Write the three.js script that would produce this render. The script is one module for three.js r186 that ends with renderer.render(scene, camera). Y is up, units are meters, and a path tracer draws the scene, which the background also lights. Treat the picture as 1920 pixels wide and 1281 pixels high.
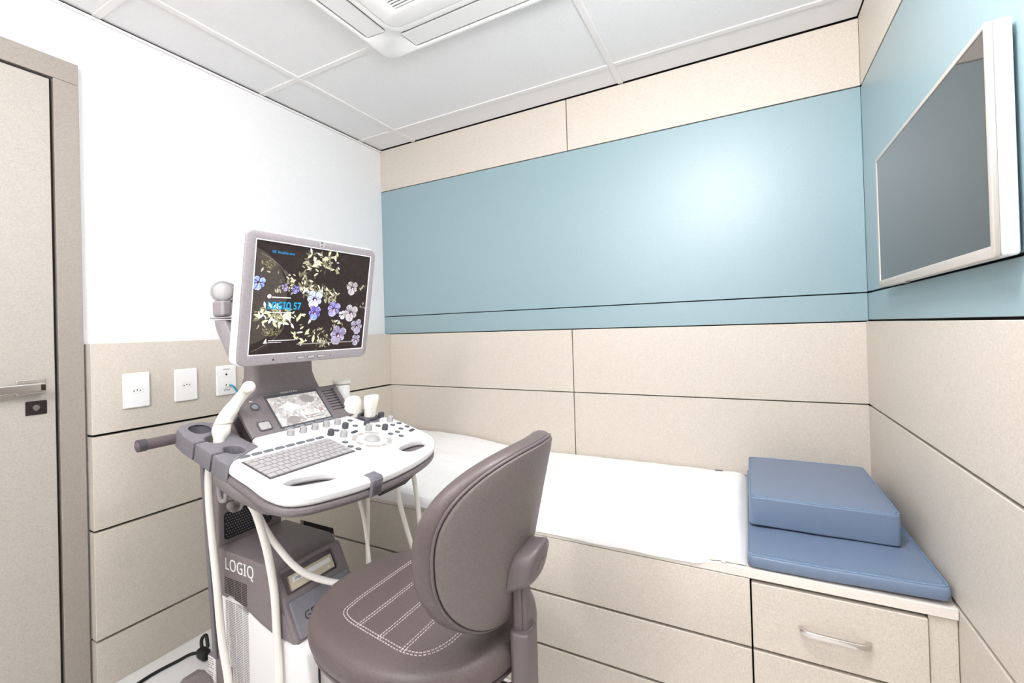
import * as THREE from 'three';
import { RoundedBoxGeometry } from 'three/addons/geometries/RoundedBoxGeometry.js';
import { TextGeometry } from 'three/addons/geometries/TextGeometry.js';
import { FontLoader } from 'three/addons/loaders/FontLoader.js';
import { mergeGeometries, mergeVertices, toCreasedNormals } from 'three/addons/utils/BufferGeometryUtils.js';
import { ImprovedNoise } from 'three/addons/math/ImprovedNoise.js';

// ------------------------------------------------------------------ camera, light, exposure
const scene = new THREE.Scene();
scene.background = new THREE.Color(0x000000);
const camera = new THREE.PerspectiveCamera(2 * Math.atan(640.5 / 841.01) * 180 / Math.PI, 1920 / 1281, 0.05, 30);
camera.rotation.order = 'YXZ';
camera.rotation.set(0.0081, 0.483, -0.0287);
camera.position.set(2.0301, 1.1907, 2.1402);
camera.setViewOffset(1920, 1281, 0.64, 30, 1920, 1281);      // the lens is shifted slightly
const renderer = new THREE.WebGLRenderer({ antialias: true });
renderer.toneMapping = THREE.LinearToneMapping;
renderer.toneMappingExposure = 1.05;
renderer.shadowMap.enabled = true;
const LAMP_COLOR = new THREE.Color().setRGB(0.97, 0.95, 1.0);
const LAMPS = [[1.92, 1.48, 3.5], [1.3, 2.6, 2.9]];              // two opal globe lamps hanging from the ceiling, both above the frame: x, z, candela

// ------------------------------------------------------------------ helpers
let seed = 7;
const rnd = () => { seed = (seed + 0x6d2b79f5) | 0; let t = Math.imul(seed ^ (seed >>> 15), 1 | seed); t = (t + Math.imul(t ^ (t >>> 7), 61 | t)) ^ t; return ((t ^ (t >>> 14)) >>> 0) / 4294967296; };
const noise3 = new ImprovedNoise();
const V3 = (x, y, z) => new THREE.Vector3(x, y, z);
const used = {};
const numbered = (n) => { const k = used[n] = (used[n] ?? -1) + 1; return k ? `${n}_${String(k).padStart(3, '0')}` : n; };
function metreUV(g) {                                   // uv in metres, by the face's main direction
  if (g.index) g = g.toNonIndexed();
  const p = g.attributes.position, n = g.attributes.normal, uv = new Float32Array(p.count * 2);
  for (let i = 0; i < p.count; i += 3) {
    const ax = [0, 0, 0]; for (let k = 0; k < 3; k++) { ax[0] += Math.abs(n.getX(i + k)); ax[1] += Math.abs(n.getY(i + k)); ax[2] += Math.abs(n.getZ(i + k)); }
    const m = ax.indexOf(Math.max(...ax));
    for (let k = i; k < i + 3; k++) { uv[2 * k] = m === 0 ? p.getZ(k) : p.getX(k); uv[2 * k + 1] = m === 1 ? p.getZ(k) : p.getY(k); }
  }
  g.setAttribute('uv', new THREE.BufferAttribute(uv, 2));
  return g;
}
// things are groups at their base; their parts are written in room coordinates and moved by -origin
function thing(name, label, category, base = [0, 0, 0], group) {
  const o = new THREE.Group(); o.name = numbered(name); o.position.set(...base); o.origin = V3(...base);
  o.userData = { label, category }; if (group) o.userData.group = group;
  scene.add(o); return o;
}
function structure(name, base = [0, 0, 0]) { const o = new THREE.Group(); o.name = name; o.position.set(...base); o.origin = V3(...base); o.userData = { kind: 'structure' }; scene.add(o); return o; }
function part(name, geo, mat, parent, label) {
  if (Array.isArray(geo)) geo = join(geo);
  if (parent.origin) { geo = geo.clone(); geo.translate(-parent.origin.x, -parent.origin.y, -parent.origin.z); }
  const m = new THREE.Mesh(geo, mat); m.name = numbered(name); m.castShadow = m.receiveShadow = true;
  if (parent.origin) m.origin = parent.origin;
  if (label) m.userData.label = label;
  parent.add(m); return m;
}
function at(name, geo, mat, parent, pos = [0, 0, 0], rot) {         // a part placed by its own position, in its parent's axes
  const m = new THREE.Mesh(geo, mat); m.name = numbered(name); m.castShadow = m.receiveShadow = true;
  m.position.set(...pos); if (rot) m.rotation.set(...rot); parent.add(m); return m;
}
function join(list) {
  return mergeGeometries(list.map((g) => { g = g.index ? g.toNonIndexed() : g; const c = new THREE.BufferGeometry(); for (const k of ['position', 'normal', 'uv']) c.setAttribute(k, g.attributes[k]); return c; }));
}
const box = (x0, x1, y0, y1, z0, z1, r = 0.0015) => metreUV(new RoundedBoxGeometry(x1 - x0, y1 - y0, z1 - z0, 2, Math.min(r, (x1 - x0) / 2.01, (y1 - y0) / 2.01, (z1 - z0) / 2.01)).translate((x0 + x1) / 2, (y0 + y1) / 2, (z0 + z1) / 2));
const cbox = (x, y, z, w, h, d, r = 0.0015) => box(x - w / 2, x + w / 2, y - h / 2, y + h / 2, z - d / 2, z + d / 2, r);
const cyl = (r0, r1, h, n = 24) => new THREE.CylinderGeometry(r0, r1, h, n);
const lathe = (pts, n = 28) => new THREE.LatheGeometry(pts.map(([x, y]) => new THREE.Vector2(x, y)), n);
function tube(pts, r, n = 40, k = 10) {
  const c = new THREE.CatmullRomCurve3(pts.map((p) => V3(...p)), false, 'centripetal'), t = new THREE.TubeGeometry(c, n, r, k, false);
  const a = c.getPoint(0), b = c.getPoint(1), ball = (p) => new THREE.SphereGeometry(r, k, 6).translate(p.x, p.y, p.z);
  return join([t, ball(a), ball(b)]);
}
function taperTube(pts, radii, n = 60, k = 20) {        // a tube whose radius follows a list
  const c = new THREE.CatmullRomCurve3(pts.map((p) => V3(...p)), false, 'centripetal'), t = new THREE.TubeGeometry(c, n, 1, k, false), p = t.attributes.position;
  for (let i = 0; i <= n; i++) {
    const u = i / n, f = u * (radii.length - 1), j = Math.min(radii.length - 2, Math.floor(f)), w = f - j, s = w * w * (3 - 2 * w), r = radii[j] * (1 - s) + radii[j + 1] * s, q = c.getPointAt(u);
    for (let m = 0; m <= k; m++) { const q2 = i * (k + 1) + m; p.setXYZ(q2, q.x + (p.getX(q2) - q.x) * r, q.y + (p.getY(q2) - q.y) * r, q.z + (p.getZ(q2) - q.z) * r); }
  }
  t.computeVertexNormals();
  const a = c.getPoint(0), b = c.getPoint(1), e = radii.length - 1;
  return join([t, new THREE.SphereGeometry(radii[0], k, 10).translate(a.x, a.y, a.z), new THREE.SphereGeometry(radii[e], k, 10).translate(b.x, b.y, b.z)]);
}
function extrude(pts, depth, bevel = 0, holes = [], smooth = false) {
  const path = (P, S) => { if (P instanceof THREE.Path) return P; const s = new S(); if (smooth && S === THREE.Shape) { const c = new THREE.CatmullRomCurve3(P.map(([x, y]) => V3(x, y, 0)), true, 'centripetal').getPoints(P.length * 8); c.forEach((q, i) => i ? s.lineTo(q.x, q.y) : s.moveTo(q.x, q.y)); } else P.forEach(([x, y], i) => i ? s.lineTo(x, y) : s.moveTo(x, y)); s.closePath(); return s; };
  const s = path(pts, THREE.Shape); for (const h of holes) s.holes.push(path(h, THREE.Path));
  return metreUV(toCreasedNormals(new THREE.ExtrudeGeometry(s, { depth: depth - 2 * bevel, bevelEnabled: bevel > 0, bevelSize: bevel, bevelOffset: -bevel, bevelThickness: bevel, bevelSegments: 3, curveSegments: 16 }).translate(0, 0, bevel), 0.6));
}
const smoothLoop = (P, n) => new THREE.CatmullRomCurve3(P.map(([x, y]) => V3(x, y, 0)), true, 'centripetal').getPoints(n).slice(0, -1).map((q) => [q.x, q.y]);
function roundRect(w, h, r, x = 0, y = 0, n = 6) {
  const o = []; for (const [cx, cy, a0] of [[w / 2 - r, h / 2 - r, 0], [-w / 2 + r, h / 2 - r, 1], [-w / 2 + r, -h / 2 + r, 2], [w / 2 - r, -h / 2 + r, 3]]) for (let i = 0; i <= n; i++) { const a = (a0 + i / n) * Math.PI / 2; o.push([x + cx + r * Math.cos(a), y + cy + r * Math.sin(a)]); }
  return o;
}
const squircle = (a, b, e, n) => Array.from({ length: n }, (_, i) => { const t = i / n * 2 * Math.PI, c = Math.cos(t), s = Math.sin(t); return [a * Math.sign(c) * Math.abs(c) ** (2 / e), b * Math.sign(s) * Math.abs(s) ** (2 / e)]; });
function loft(outline, rings, map, closed = true) {     // rings of the outline at scale k and height h, mapped into the room; closed by a point at each end
  const n = outline.length, pos = [], uv = [], idx = [];
  rings.forEach(([k, h]) => outline.forEach(([a, b]) => { const q = map(a * k, b * k, h); pos.push(q[0], q[1], q[2]); uv.push(a * k, b * k); }));
  for (let r = 0; r + 1 < rings.length; r++) for (let i = 0; i < n; i++) { const j = (i + 1) % n, A = r * n + i, B = r * n + j, D = A + n, E = B + n; idx.push(A, B, D, B, E, D); }
  if (closed) for (const [r, f] of [[0, 0], [rings.length - 1, 1]]) {
    const q = map(0, 0, rings[r][1]), c = pos.length / 3; pos.push(q[0], q[1], q[2]); uv.push(0, 0);
    for (let i = 0; i < n; i++) { const j = (i + 1) % n; f ? idx.push(r * n + i, r * n + j, c) : idx.push(r * n + j, r * n + i, c); }
  }
  const g = new THREE.BufferGeometry(); g.setAttribute('position', new THREE.Float32BufferAttribute(pos, 3)); g.setAttribute('uv', new THREE.Float32BufferAttribute(uv, 2)); g.setIndex(idx);
  g.computeVertexNormals(); return metreUV(g);
}
const flat = (g) => toCreasedNormals(g, 0.7);

// ------------------------------------------------------------------ textures and materials
function dataTex(n, f, srgb, rep) {
  const d = new Uint8Array(n * n * 4);
  for (let y = 0; y < n; y++) for (let x = 0; x < n; x++) { const v = f(x, y), o = 4 * (y * n + x), c = Array.isArray(v) ? v : [v, v, v]; for (let k = 0; k < 3; k++) d[o + k] = Math.max(0, Math.min(255, Math.round(c[k]))); d[o + 3] = 255; }
  const t = new THREE.DataTexture(d, n, n); t.wrapS = t.wrapT = THREE.RepeatWrapping; t.magFilter = t.minFilter = THREE.LinearFilter; if (srgb) t.colorSpace = THREE.SRGBColorSpace;
  t.repeat.set(rep, rep); t.needsUpdate = true; return t;
}
function canvasTex(w, h, draw) { const c = document.createElement('canvas'); c.width = w; c.height = h; draw(c.getContext('2d'), w, h); const t = new THREE.CanvasTexture(c); t.colorSpace = THREE.SRGBColorSpace; return t; }
const fine = Array.from({ length: 256 * 256 }, () => rnd());
const speck = (amp) => dataTex(256, (x, y) => 255 - amp * fine[y * 256 + x] - amp * 0.5 * fine[(y >> 1) * 256 + (x >> 1)], true, 1 / 0.45);
const grainBump = dataTex(256, (x, y) => 255 * (0.5 * fine[y * 256 + x] + 0.5 * fine[(y >> 1) * 256 + (x >> 1)]), false, 1 / 0.2);
const linenBump = dataTex(256, (x, y) => 110 + 60 * fine[(x >> 1) * 256 + (y >> 5)] + 60 * fine[(y >> 1) * 256 + 7 + (x >> 5)], false, 1 / 0.4);
const wovenBump = dataTex(128, (x, y) => 128 + 60 * Math.sin(x / 128 * Math.PI * 64) * Math.sin(y / 128 * Math.PI * 64) + 40 * fine[y * 256 + x], false, 1 / 0.15);
const speckle = speck(20), speckleSoft = speck(8);
const std = (color, o = {}) => new THREE.MeshPhysicalMaterial({ color, roughness: 0.6, ...o });
const M = {
  plaster: std(0xefefee, { roughness: 0.9, map: speckleSoft }),
  ceiling: std(0xf3f2f1, { roughness: 0.95, map: speckleSoft }),
  rail: std(0xeeebe8, { roughness: 0.6 }),
  floor: std(0xf4f2ef, { roughness: 0.35, map: speckleSoft }),
  beige: std(0xddd4c6, { roughness: 0.45, map: speckle }),
  teal: std(0x8fa9ae, { roughness: 0.42, clearcoat: 0.7, clearcoatRoughness: 0.42, map: speckleSoft, bumpMap: linenBump, bumpScale: 0.0003 }),
  gap: std(0x1d1b1c, { roughness: 0.9 }),
  gapBrown: std(0x54463c, { roughness: 0.9 }),
  door: std(0xbfb8ad, { roughness: 0.5, map: speckle }),
  frame: std(0xa89f94, { roughness: 0.5, map: speckle }),
  chrome: std(0xd8d4d0, { roughness: 0.18, metalness: 1 }),
  darkSteel: std(0x3a3434, { roughness: 0.35, metalness: 0.6 }),
  white: std(0xf4f3f0, { roughness: 0.4 }),
  outlet: std(0xf8f7f4, { roughness: 0.35 }),
  black: std(0x17171a, { roughness: 0.6 }),
  sheet: std(0xf7f6f4, { roughness: 0.95, bumpMap: wovenBump, bumpScale: 0.0004 }),
  pad: std(0xe9e4dc, { roughness: 0.8 }),
  counter: std(0xebe4da, { roughness: 0.4, map: speckleSoft }),
  blue: std(0x6c7d94, { roughness: 0.36, bumpMap: grainBump, bumpScale: 0.0003 }),
  blueEdge: std(0x6f8aa6, { roughness: 0.4 }),
  leather: std(0x665a58, { roughness: 0.42, bumpMap: grainBump, bumpScale: 0.00035, map: speckle }),
  shell: std(0x7d726f, { roughness: 0.5, bumpMap: grainBump, bumpScale: 0.0003, map: speckle }),
  stitch: std(0xc9bcb8, { roughness: 0.8 }),
  frameDark: std(0x675c5d, { roughness: 0.42 }),
  machineDark: std(0x887d7e, { roughness: 0.55, bumpMap: grainBump, bumpScale: 0.0002, map: speckle }),
  machineTray: std(0x7c7374, { roughness: 0.5, map: speckle }),
  machineGrey: std(0x7d7a7f, { roughness: 0.5, map: speckle }),
  machineDoor: std(0x85848a, { roughness: 0.5, map: speckle }),
  machineWhite: std(0xefedeb, { roughness: 0.42 }),
  bezel: std(0xa39c9e, { roughness: 0.5, map: speckle }),
  key: std(0xaaa7a6, { roughness: 0.55 }),
  keyTray: std(0x4c494b, { roughness: 0.7 }),
  knobGrey: std(0xaeacaa, { roughness: 0.4 }),
  knobDark: std(0x4c4b50, { roughness: 0.45 }),
  button: std(0x45474b, { roughness: 0.45 }),
  buttonTop: std(0x83878a, { roughness: 0.45 }),
  cable: std(0xf3efe6, { roughness: 0.55 }),
  probe: std(0xf1ece1, { roughness: 0.4 }),
  keyGrey: std(0x6a6d70, { roughness: 0.45 }),
  panelSide: std(0x3c3334, { roughness: 0.6 }),
  arcKey: std(0xb7b0aa, { roughness: 0.5 }),
  cream: std(0xd8ccb4, { roughness: 0.5 }),
  tealCable: std(0x2a94ac, { roughness: 0.5 }),
  tvScreen: std(0x403e3b, { roughness: 0.05 }),
  tvFrame: std(0xc9bfb4, { roughness: 0.35, metalness: 0.3 }),
  flap: std(0xf5f4f2, { roughness: 0.5 }),
  lampFrame: std(0xf0f0ee, { roughness: 0.5 }),
  lampGlow: new THREE.MeshStandardMaterial({ color: 0xffffff, emissive: LAMP_COLOR, emissiveIntensity: 3 }),
};
const font = await new FontLoader().loadAsync('fonts/droid/droid_sans_regular.typeface.json');
const text = (s, size, depth = 0.0008) => new TextGeometry(s, { font, size, depth, curveSegments: 4 });

// ------------------------------------------------------------------ room: W x H, back wall at z = 0, left wall at x = 0
const W = 2.44, H = 2.348, D = 2.95;
const H1 = 2.0791, H2 = 1.2914, H3 = 1.1817, H4 = 0.8655, H5 = 0.5391, H6 = 0.1673, G = 0.0045;
part('floor_slab', box(-0.12, W + 0.12, -0.1, 0, -0.12, D + 0.12, 0.001), M.floor, structure('floor', [W / 2, 0, D / 2]));
{
  const c = structure('ceiling', [W / 2, H, D / 2]);
  part('slab', box(-0.12, W + 0.12, H + 0.025, H + 0.12, -0.12, D + 0.12, 0.001), M.gapBrown, c);
  const xs = [0, 0.2736, 1.5313, W], zs = [0, 0.1685, 0.787, 1.405, 2.023, 2.641, D], e = 0.0105;
  for (let i = 0; i < 3; i++) for (let j = 0; j < 6; j++) part('ceiling_tile', box(xs[i] + (i ? e : 0.004), xs[i + 1] - (i < 2 ? e : 0.004), H, H + 0.02, zs[j] + (j ? e : 0.004), zs[j + 1] - (j < 5 ? e : 0.004), 0.001), M.ceiling, c);
  for (const x of [xs[1], xs[2]]) part('grid_rail', box(x - 0.012, x + 0.012, H - 0.005, H + 0.024, 0.003, D, 0.001), M.rail, c);
  for (const z of zs.slice(1, 6)) for (const [a, b] of [[0.003, xs[1] - 0.0125], [xs[1] + 0.0125, xs[2] - 0.0125], [xs[2] + 0.0125, W - 0.003]]) part('grid_rail', box(a, b, H - 0.004, H + 0.024, z - 0.012, z + 0.012, 0.001), M.rail, c);
}
{
  const w = structure('wall_back', [W / 2, 0, 0]);
  part('backing', box(-0.12, W + 0.12, 0, H + 0.12, -0.12, -0.016, 0.001), M.gap, w);
  const xs = 1.2529, P = (x0, x1, y0, y1, m, z = 0) => part('panel', box(x0, x1, y0, y1, -0.0165, z, 0.0018), m, w);
  P(0, xs - G / 2, H1 + G, H - 0.006, M.beige); P(xs + G / 2, W, H1 + G, H - 0.006, M.beige);
  P(0, W, H2 + G / 2, H1, M.teal); P(0, W, H3 + G / 2, H2 - G / 2, M.teal);
  for (const [a, b] of [[H4 + G / 2, H3 - G / 2], [0.545, H4 - G / 2], [0, 0.541]]) { P(0.03, xs - G / 2, a, b, M.beige, 0.0074); P(xs + G / 2, W - 0.008, a, b, M.beige, 0.0074); }
}
{
  const w = structure('wall_left', [0, 0, D / 2]);
  part('plaster', box(-0.12, 0, 0, H + 0.12, -0.12, D + 0.12, 0.001), M.plaster, w);
  part('backing', box(0.0002, 0.03, 0, H3 - 0.006, 0.001, 1.449, 0.001), M.gap, w);
  for (const [a, b] of [[H4 + 0.0045, H3], [H5 + 0.0045, H4 - 0.0045], [H6 + 0.0045, H5 - 0.0045], [0, H6 - 0.0045]]) part('panel', box(0.004, 0.0503, a, b, 0.0078, 1.455, 0.0018), M.beige, w);
  const t = structure('trim_1', [0, H, D / 2]);
  part('edge_angle', box(0.0003, 0.012, H - 0.016, H - 0.0075, 0.004, D - 0.003, 0.001), M.rail, t);
  part('shadow_gap', box(0.0003, 0.006, H - 0.0072, H - 0.0003, 0.004, D - 0.003, 0.001), M.gap, t);
}
{
  const w = structure('wall_right', [W, 0, D / 2]);
  part('backing', box(W + 0.016, W + 0.12, 0, H + 0.12, -0.12, D + 0.12, 0.001), M.gap, w);
  const P = (y0, y1, m, x = W, z0 = 0.0005) => part('panel', box(x, W + 0.0165, y0, y1, z0, D, 0.0018), m, w);
  P(H1 + G, H - 0.002, M.beige); P(H2 + 0.004, H1 - 0.004, M.teal); P(H3 + 0.006, H2 - 0.003, M.teal);
  P(H4 + 0.004, H3, M.beige, W - 0.0102, 0.008); P(H5 + 0.0055, H4 - 0.004, M.beige, W - 0.0102, 0.008); P(0.21, H5 - 0.0055, M.beige, W - 0.0102, 0.008); P(0, 0.205, M.beige, W - 0.0102, 0.008);
}
part('plaster', box(-0.12, W + 0.12, 0, H + 0.12, D, D + 0.12, 0.001), M.plaster, structure('wall_front', [W / 2, 0, D]));
{
  const d = structure('door_1', [0, 0, 1.94]);
  const z0 = 1.462, z1 = 1.526, top = 2.0675, Z1 = 2.36;
  part('frame', box(0.0004, 0.022, 0, top, z0, z1, 0.002), M.frame, d);
  part('frame', box(0.0004, 0.022, 0, top, Z1, Z1 + 0.064, 0.002), M.frame, d);
  part('frame', box(0.0004, 0.022, top + 0.0006, 2.139, z0, Z1 + 0.064, 0.002), M.frame, d);
  part('gap_seal', box(0.0002, 0.004, 0, top - 0.0005, z1 + 0.0005, Z1 - 0.0005, 0.001), M.gap, d);
  part('door_leaf', box(0.0042, 0.019, 0.006, top - 0.0085, z1 + 0.0085, Z1 - 0.004, 0.002), M.door, d);
  const h = part('door_handle', [box(0.019, 0.025, 1.027, 1.076, 1.558, 1.625, 0.006), cyl(0.011, 0.011, 0.034).rotateZ(Math.PI / 2).translate(0.04, 1.05, 1.577),
    box(0.05, 0.062, 1.036, 1.064, 1.567, 1.72, 0.004)], M.chrome, d, 'polished chrome lever handle');
  part('spindle_cap', box(0.0622, 0.0645, 1.041, 1.059, 1.57, 1.58, 0.001), M.darkSteel, h);
  const k = part('lock_plate', box(0.019, 0.0235, 0.962, 1.006, 1.556, 1.605, 0.003), M.darkSteel, d);
  part('lock_cylinder', [cyl(0.0085, 0.0085, 0.005).rotateZ(Math.PI / 2).translate(0.025, 0.985, 1.582), box(0.0232, 0.0272, 0.975, 0.983, 1.578, 1.586, 0.001)], M.chrome, k);
}

// ------------------------------------------------------------------ ceiling lamps and air conditioner
LAMPS.forEach(([x, z, cd], i) => {
  const l = thing('ceiling_lamp', i ? 'opal globe ceiling lamp hanging on the door side of the room' : 'opal globe ceiling lamp hanging in front of the examination bench', 'ceiling lamp', [x, H, z]);
  part('canopy', cyl(0.06, 0.05, 0.025, 36).translate(x, H - 0.0185, z), M.lampFrame, l);
  part('stem', cyl(0.012, 0.012, 0.08, 16).translate(x, H - 0.07, z), M.lampFrame, l);
  part('globe', new THREE.SphereGeometry(0.12, 40, 24).translate(x, H - 0.225, z), M.lampGlow, l);
  const a = new THREE.PointLight(LAMP_COLOR, cd, 0, 2); a.position.set(0, -0.225, 0); a.castShadow = true; a.shadow.radius = 6; a.name = numbered('lamp_light'); l.add(a);
});
{
  const x0 = 0.745, x1 = 1.645, z0 = 0.707, z1 = 1.607, cx = (x0 + x1) / 2, cz = (z0 + z1) / 2, y = H - 0.0065, s = x1 - x0;
  const a = thing('air_conditioner', 'white ceiling cassette air conditioner with open flaps and slatted grille', 'air conditioner', [cx, H, cz]);
  const lay = (g, yy) => g.rotateX(Math.PI / 2).translate(cx, yy, cz);                // drawn in x,z and hung downwards
  const F = 0.384, flapHole = (w, d, x, z) => roundRect(w, d, 0.012, x, z, 2);
  const holes = [flapHole(0.098, 0.6, -F, 0), flapHole(0.098, 0.6, F, 0), flapHole(0.6, 0.098, 0, -F), flapHole(0.6, 0.098, 0, F)];
  part('face_panel', lay(extrude(roundRect(s, s, 0.045), 0.016, 0.003, holes), y), M.flap, a);
  part('duct', lay(extrude(roundRect(s - 0.05, s - 0.05, 0.05), 0.004), y), M.gapBrown, a);
  const fl = (w, d, x, z, rx, rz) => { const g = cbox(0, 0, 0, w, 0.006, d, 0.0025); g.rotateX(rx).rotateZ(rz).translate(cx + x, y - 0.014, cz + z); part('flap', g, M.flap, a); };
  fl(0.088, 0.59, -F + 0.003, 0, 0, -0.07); fl(0.088, 0.59, F - 0.003, 0, 0, 0.07); fl(0.59, 0.088, 0, -F + 0.003, 0.07, 0); fl(0.59, 0.088, 0, F - 0.003, -0.07, 0);
  const rim = (o, i, d) => extrude(roundRect(o, o, 0.075), d, 0.003, [roundRect(i, i, 0.05)]);
  part('grille_rim', lay(rim(0.655, 0.6, 0.008), y - 0.0155), M.flap, a);
  const g = part('grille', lay(extrude(roundRect(0.596, 0.596, 0.05), 0.008, 0.002, [roundRect(0.44, 0.44, 0.01)]), y - 0.0175), M.flap, a);
  part('filter', lay(extrude(roundRect(0.45, 0.45, 0.01), 0.002), y - 0.0175), M.gap, g);
  for (let i = 0; i < 36; i++) part('slat', cbox(cx, y - 0.0225, cz - 0.213 + i * 0.01217, 0.44, 0.006, 0.006, 0.001), M.flap, g);
  part('slat_bar', [-0.1, 0.1].map((x) => cbox(cx + x, y - 0.0225, cz, 0.006, 0.005, 0.44, 0.001)), M.flap, g);
}

// ------------------------------------------------------------------ outlets on the left wall
function plate(label, z, kind) {
  const o = thing('wall_outlet', label, 'outlet', [0.0503, 1.008, z]);
  const y = 1.008, X = 0.0503, p = part('cover_plate', box(X + 0.0002, X + 0.0095, y - 0.063, y + 0.063, z - 0.041, z + 0.041, 0.005), M.outlet, o);
  if (kind === 'power') {
    part('socket_face', box(X + 0.0096, X + 0.0108, y - 0.012, y + 0.012, z - 0.02, z + 0.02, 0.001), M.white, o);
    for (const [dy, dz] of [[-0.002, 0.0095], [0.001, 0], [-0.002, -0.0095]]) part('pin_hole', cyl(0.0021, 0.0021, 0.001, 12).rotateZ(Math.PI / 2).translate(X + 0.0112, y + dy, z + dz), M.black, o);
  } else {
    for (const [dy, c] of [[0.025, 0], [-0.02, 1]]) {
      const s = part('socket_face', box(X + 0.0096, X + 0.011, y + dy - 0.013, y + dy + 0.013, z - 0.017, z + 0.017, 0.0015), M.white, o);
      part('socket_hole', cyl(0.0042, 0.0042, 0.001, 16).rotateZ(Math.PI / 2).translate(X + 0.0113, y + dy, z + 0.002), M.black, s);
      part('marking', text('PTVOX', 0.0062, 0.0004).rotateY(Math.PI / 2).translate(X + 0.0096, c ? y - 0.045 : y + 0.043, z + 0.013), M.black, o);
    }
  }
}
plate('white wall power outlet nearest the door frame', 1.33, 'power');
plate('white wall power outlet between the other outlet and the network plate', 1.167, 'power');
plate('white wall network plate with two ports and a blue cable', 1.012, 'net');
{
  const c = thing('network_cable', 'short teal blue network cable plugged into the wall plate', 'cable', [0.0613, 0.988, 1.01]);
  part('plug', cbox(0.07, 0.987, 1.01, 0.017, 0.008, 0.01, 0.002), M.white, c);
  part('cord', tube([[0.078, 0.987, 1.01], [0.092, 0.983, 1.006], [0.1, 0.965, 0.996], [0.099, 0.94, 0.99]], 0.0042, 24), M.tealCable, c);
  part('tail', tube([[0.099, 0.94, 0.99], [0.096, 0.9, 0.984], [0.085, 0.8, 0.98], [0.07, 0.5, 0.98], [0.066, 0.02, 0.98]], 0.0032, 40), M.cable, c);
}

// ------------------------------------------------------------------ bench with drawers along the back wall
{
  const b = thing('bench', 'long built-in beige bench box with grooved front panels behind the chair', 'bench', [1.03, 0, 0.4]);
  const dc = thing('drawer_cabinet', 'beige cabinet with chrome handled drawers in the right corner under the blue cushions', 'cabinet', [2.22, 0, 0.4]);
  const ct = thing('countertop', 'pale continuous worktop running over the bench and the drawer cabinet', 'worktop', [1.24, 0.513, 0.4]);
  const xs = 2.0185, F = 0.8, fy = [0.328, 0.156];
  part('carcass', box(0.052, xs - 0.001, 0, 0.512, 0.0095, F - 0.022, 0.001), M.gap, b);
  part('carcass', box(xs + 0.001, W - 0.012, 0, 0.512, 0.0095, F - 0.022, 0.001), M.gap, dc);
  part('countertop', box(0.052, W - 0.0115, 0.513, 0.538, 0.0095, F, 0.002), M.counter, ct);
  const fp = (n, x0, x1, y0, y1, o = b) => part(n, box(x0, x1, y0, y1, F - 0.021, F, 0.0025), M.beige, o);
  part('front_panel', extrude([[0.052, fy[0] + 0.004], [0.222, fy[0] + 0.004], [0.226, 0.36], [0.436, 0.36], [0.44, fy[0] + 0.004], [xs - 0.002, fy[0] + 0.004], [xs - 0.002, 0.511], [0.052, 0.511]], 0.021, 0.0018).translate(0, 0, F - 0.021), M.beige, b);
  fp('front_panel', 0.052, xs - 0.002, fy[1] + 0.004, fy[0] - 0.004);
  fp('front_panel', 0.052, xs - 0.002, 0.002, fy[1] - 0.004);
  for (const [y0, y1] of [[0.333, 0.503], [0.158, 0.325], [0.002, 0.15]]) {
    const d = fp('drawer', xs + 0.002, 2.376, y0, y1, dc), yc = y0 + (y1 - y0) * 0.48, x0 = 2.123, x1 = 2.271;
    const bow = []; for (const [dx, dz] of [[0, 0.001], [0.003, 0.014], [0.016, 0.023], [0.036, 0.0255], [0.112, 0.0255], [0.132, 0.023], [0.145, 0.014], [0.148, 0.001]]) bow.push([x0 + dx, F + dz]);
    const back = [...bow].reverse().map(([x, z], i, a) => [x0 + (x1 - x0) / 2 + (x - (x0 + x1) / 2) * (i === 0 || i === a.length - 1 ? 0.84 : 0.9), Math.max(F + 0.001, z - 0.008)]);
    part('handle', extrude([...bow, ...back].map(([x, z]) => [x, -z]), 0.013, 0.0015).rotateX(-Math.PI / 2).translate(0, yc - 0.007, 0), M.chrome, d, 'chrome bow handle');
  }
  part('stile', box(2.378, W - 0.0115, 0.002, 0.511, F - 0.021, F - 0.008, 0.0015), M.beige, dc);
}
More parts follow.
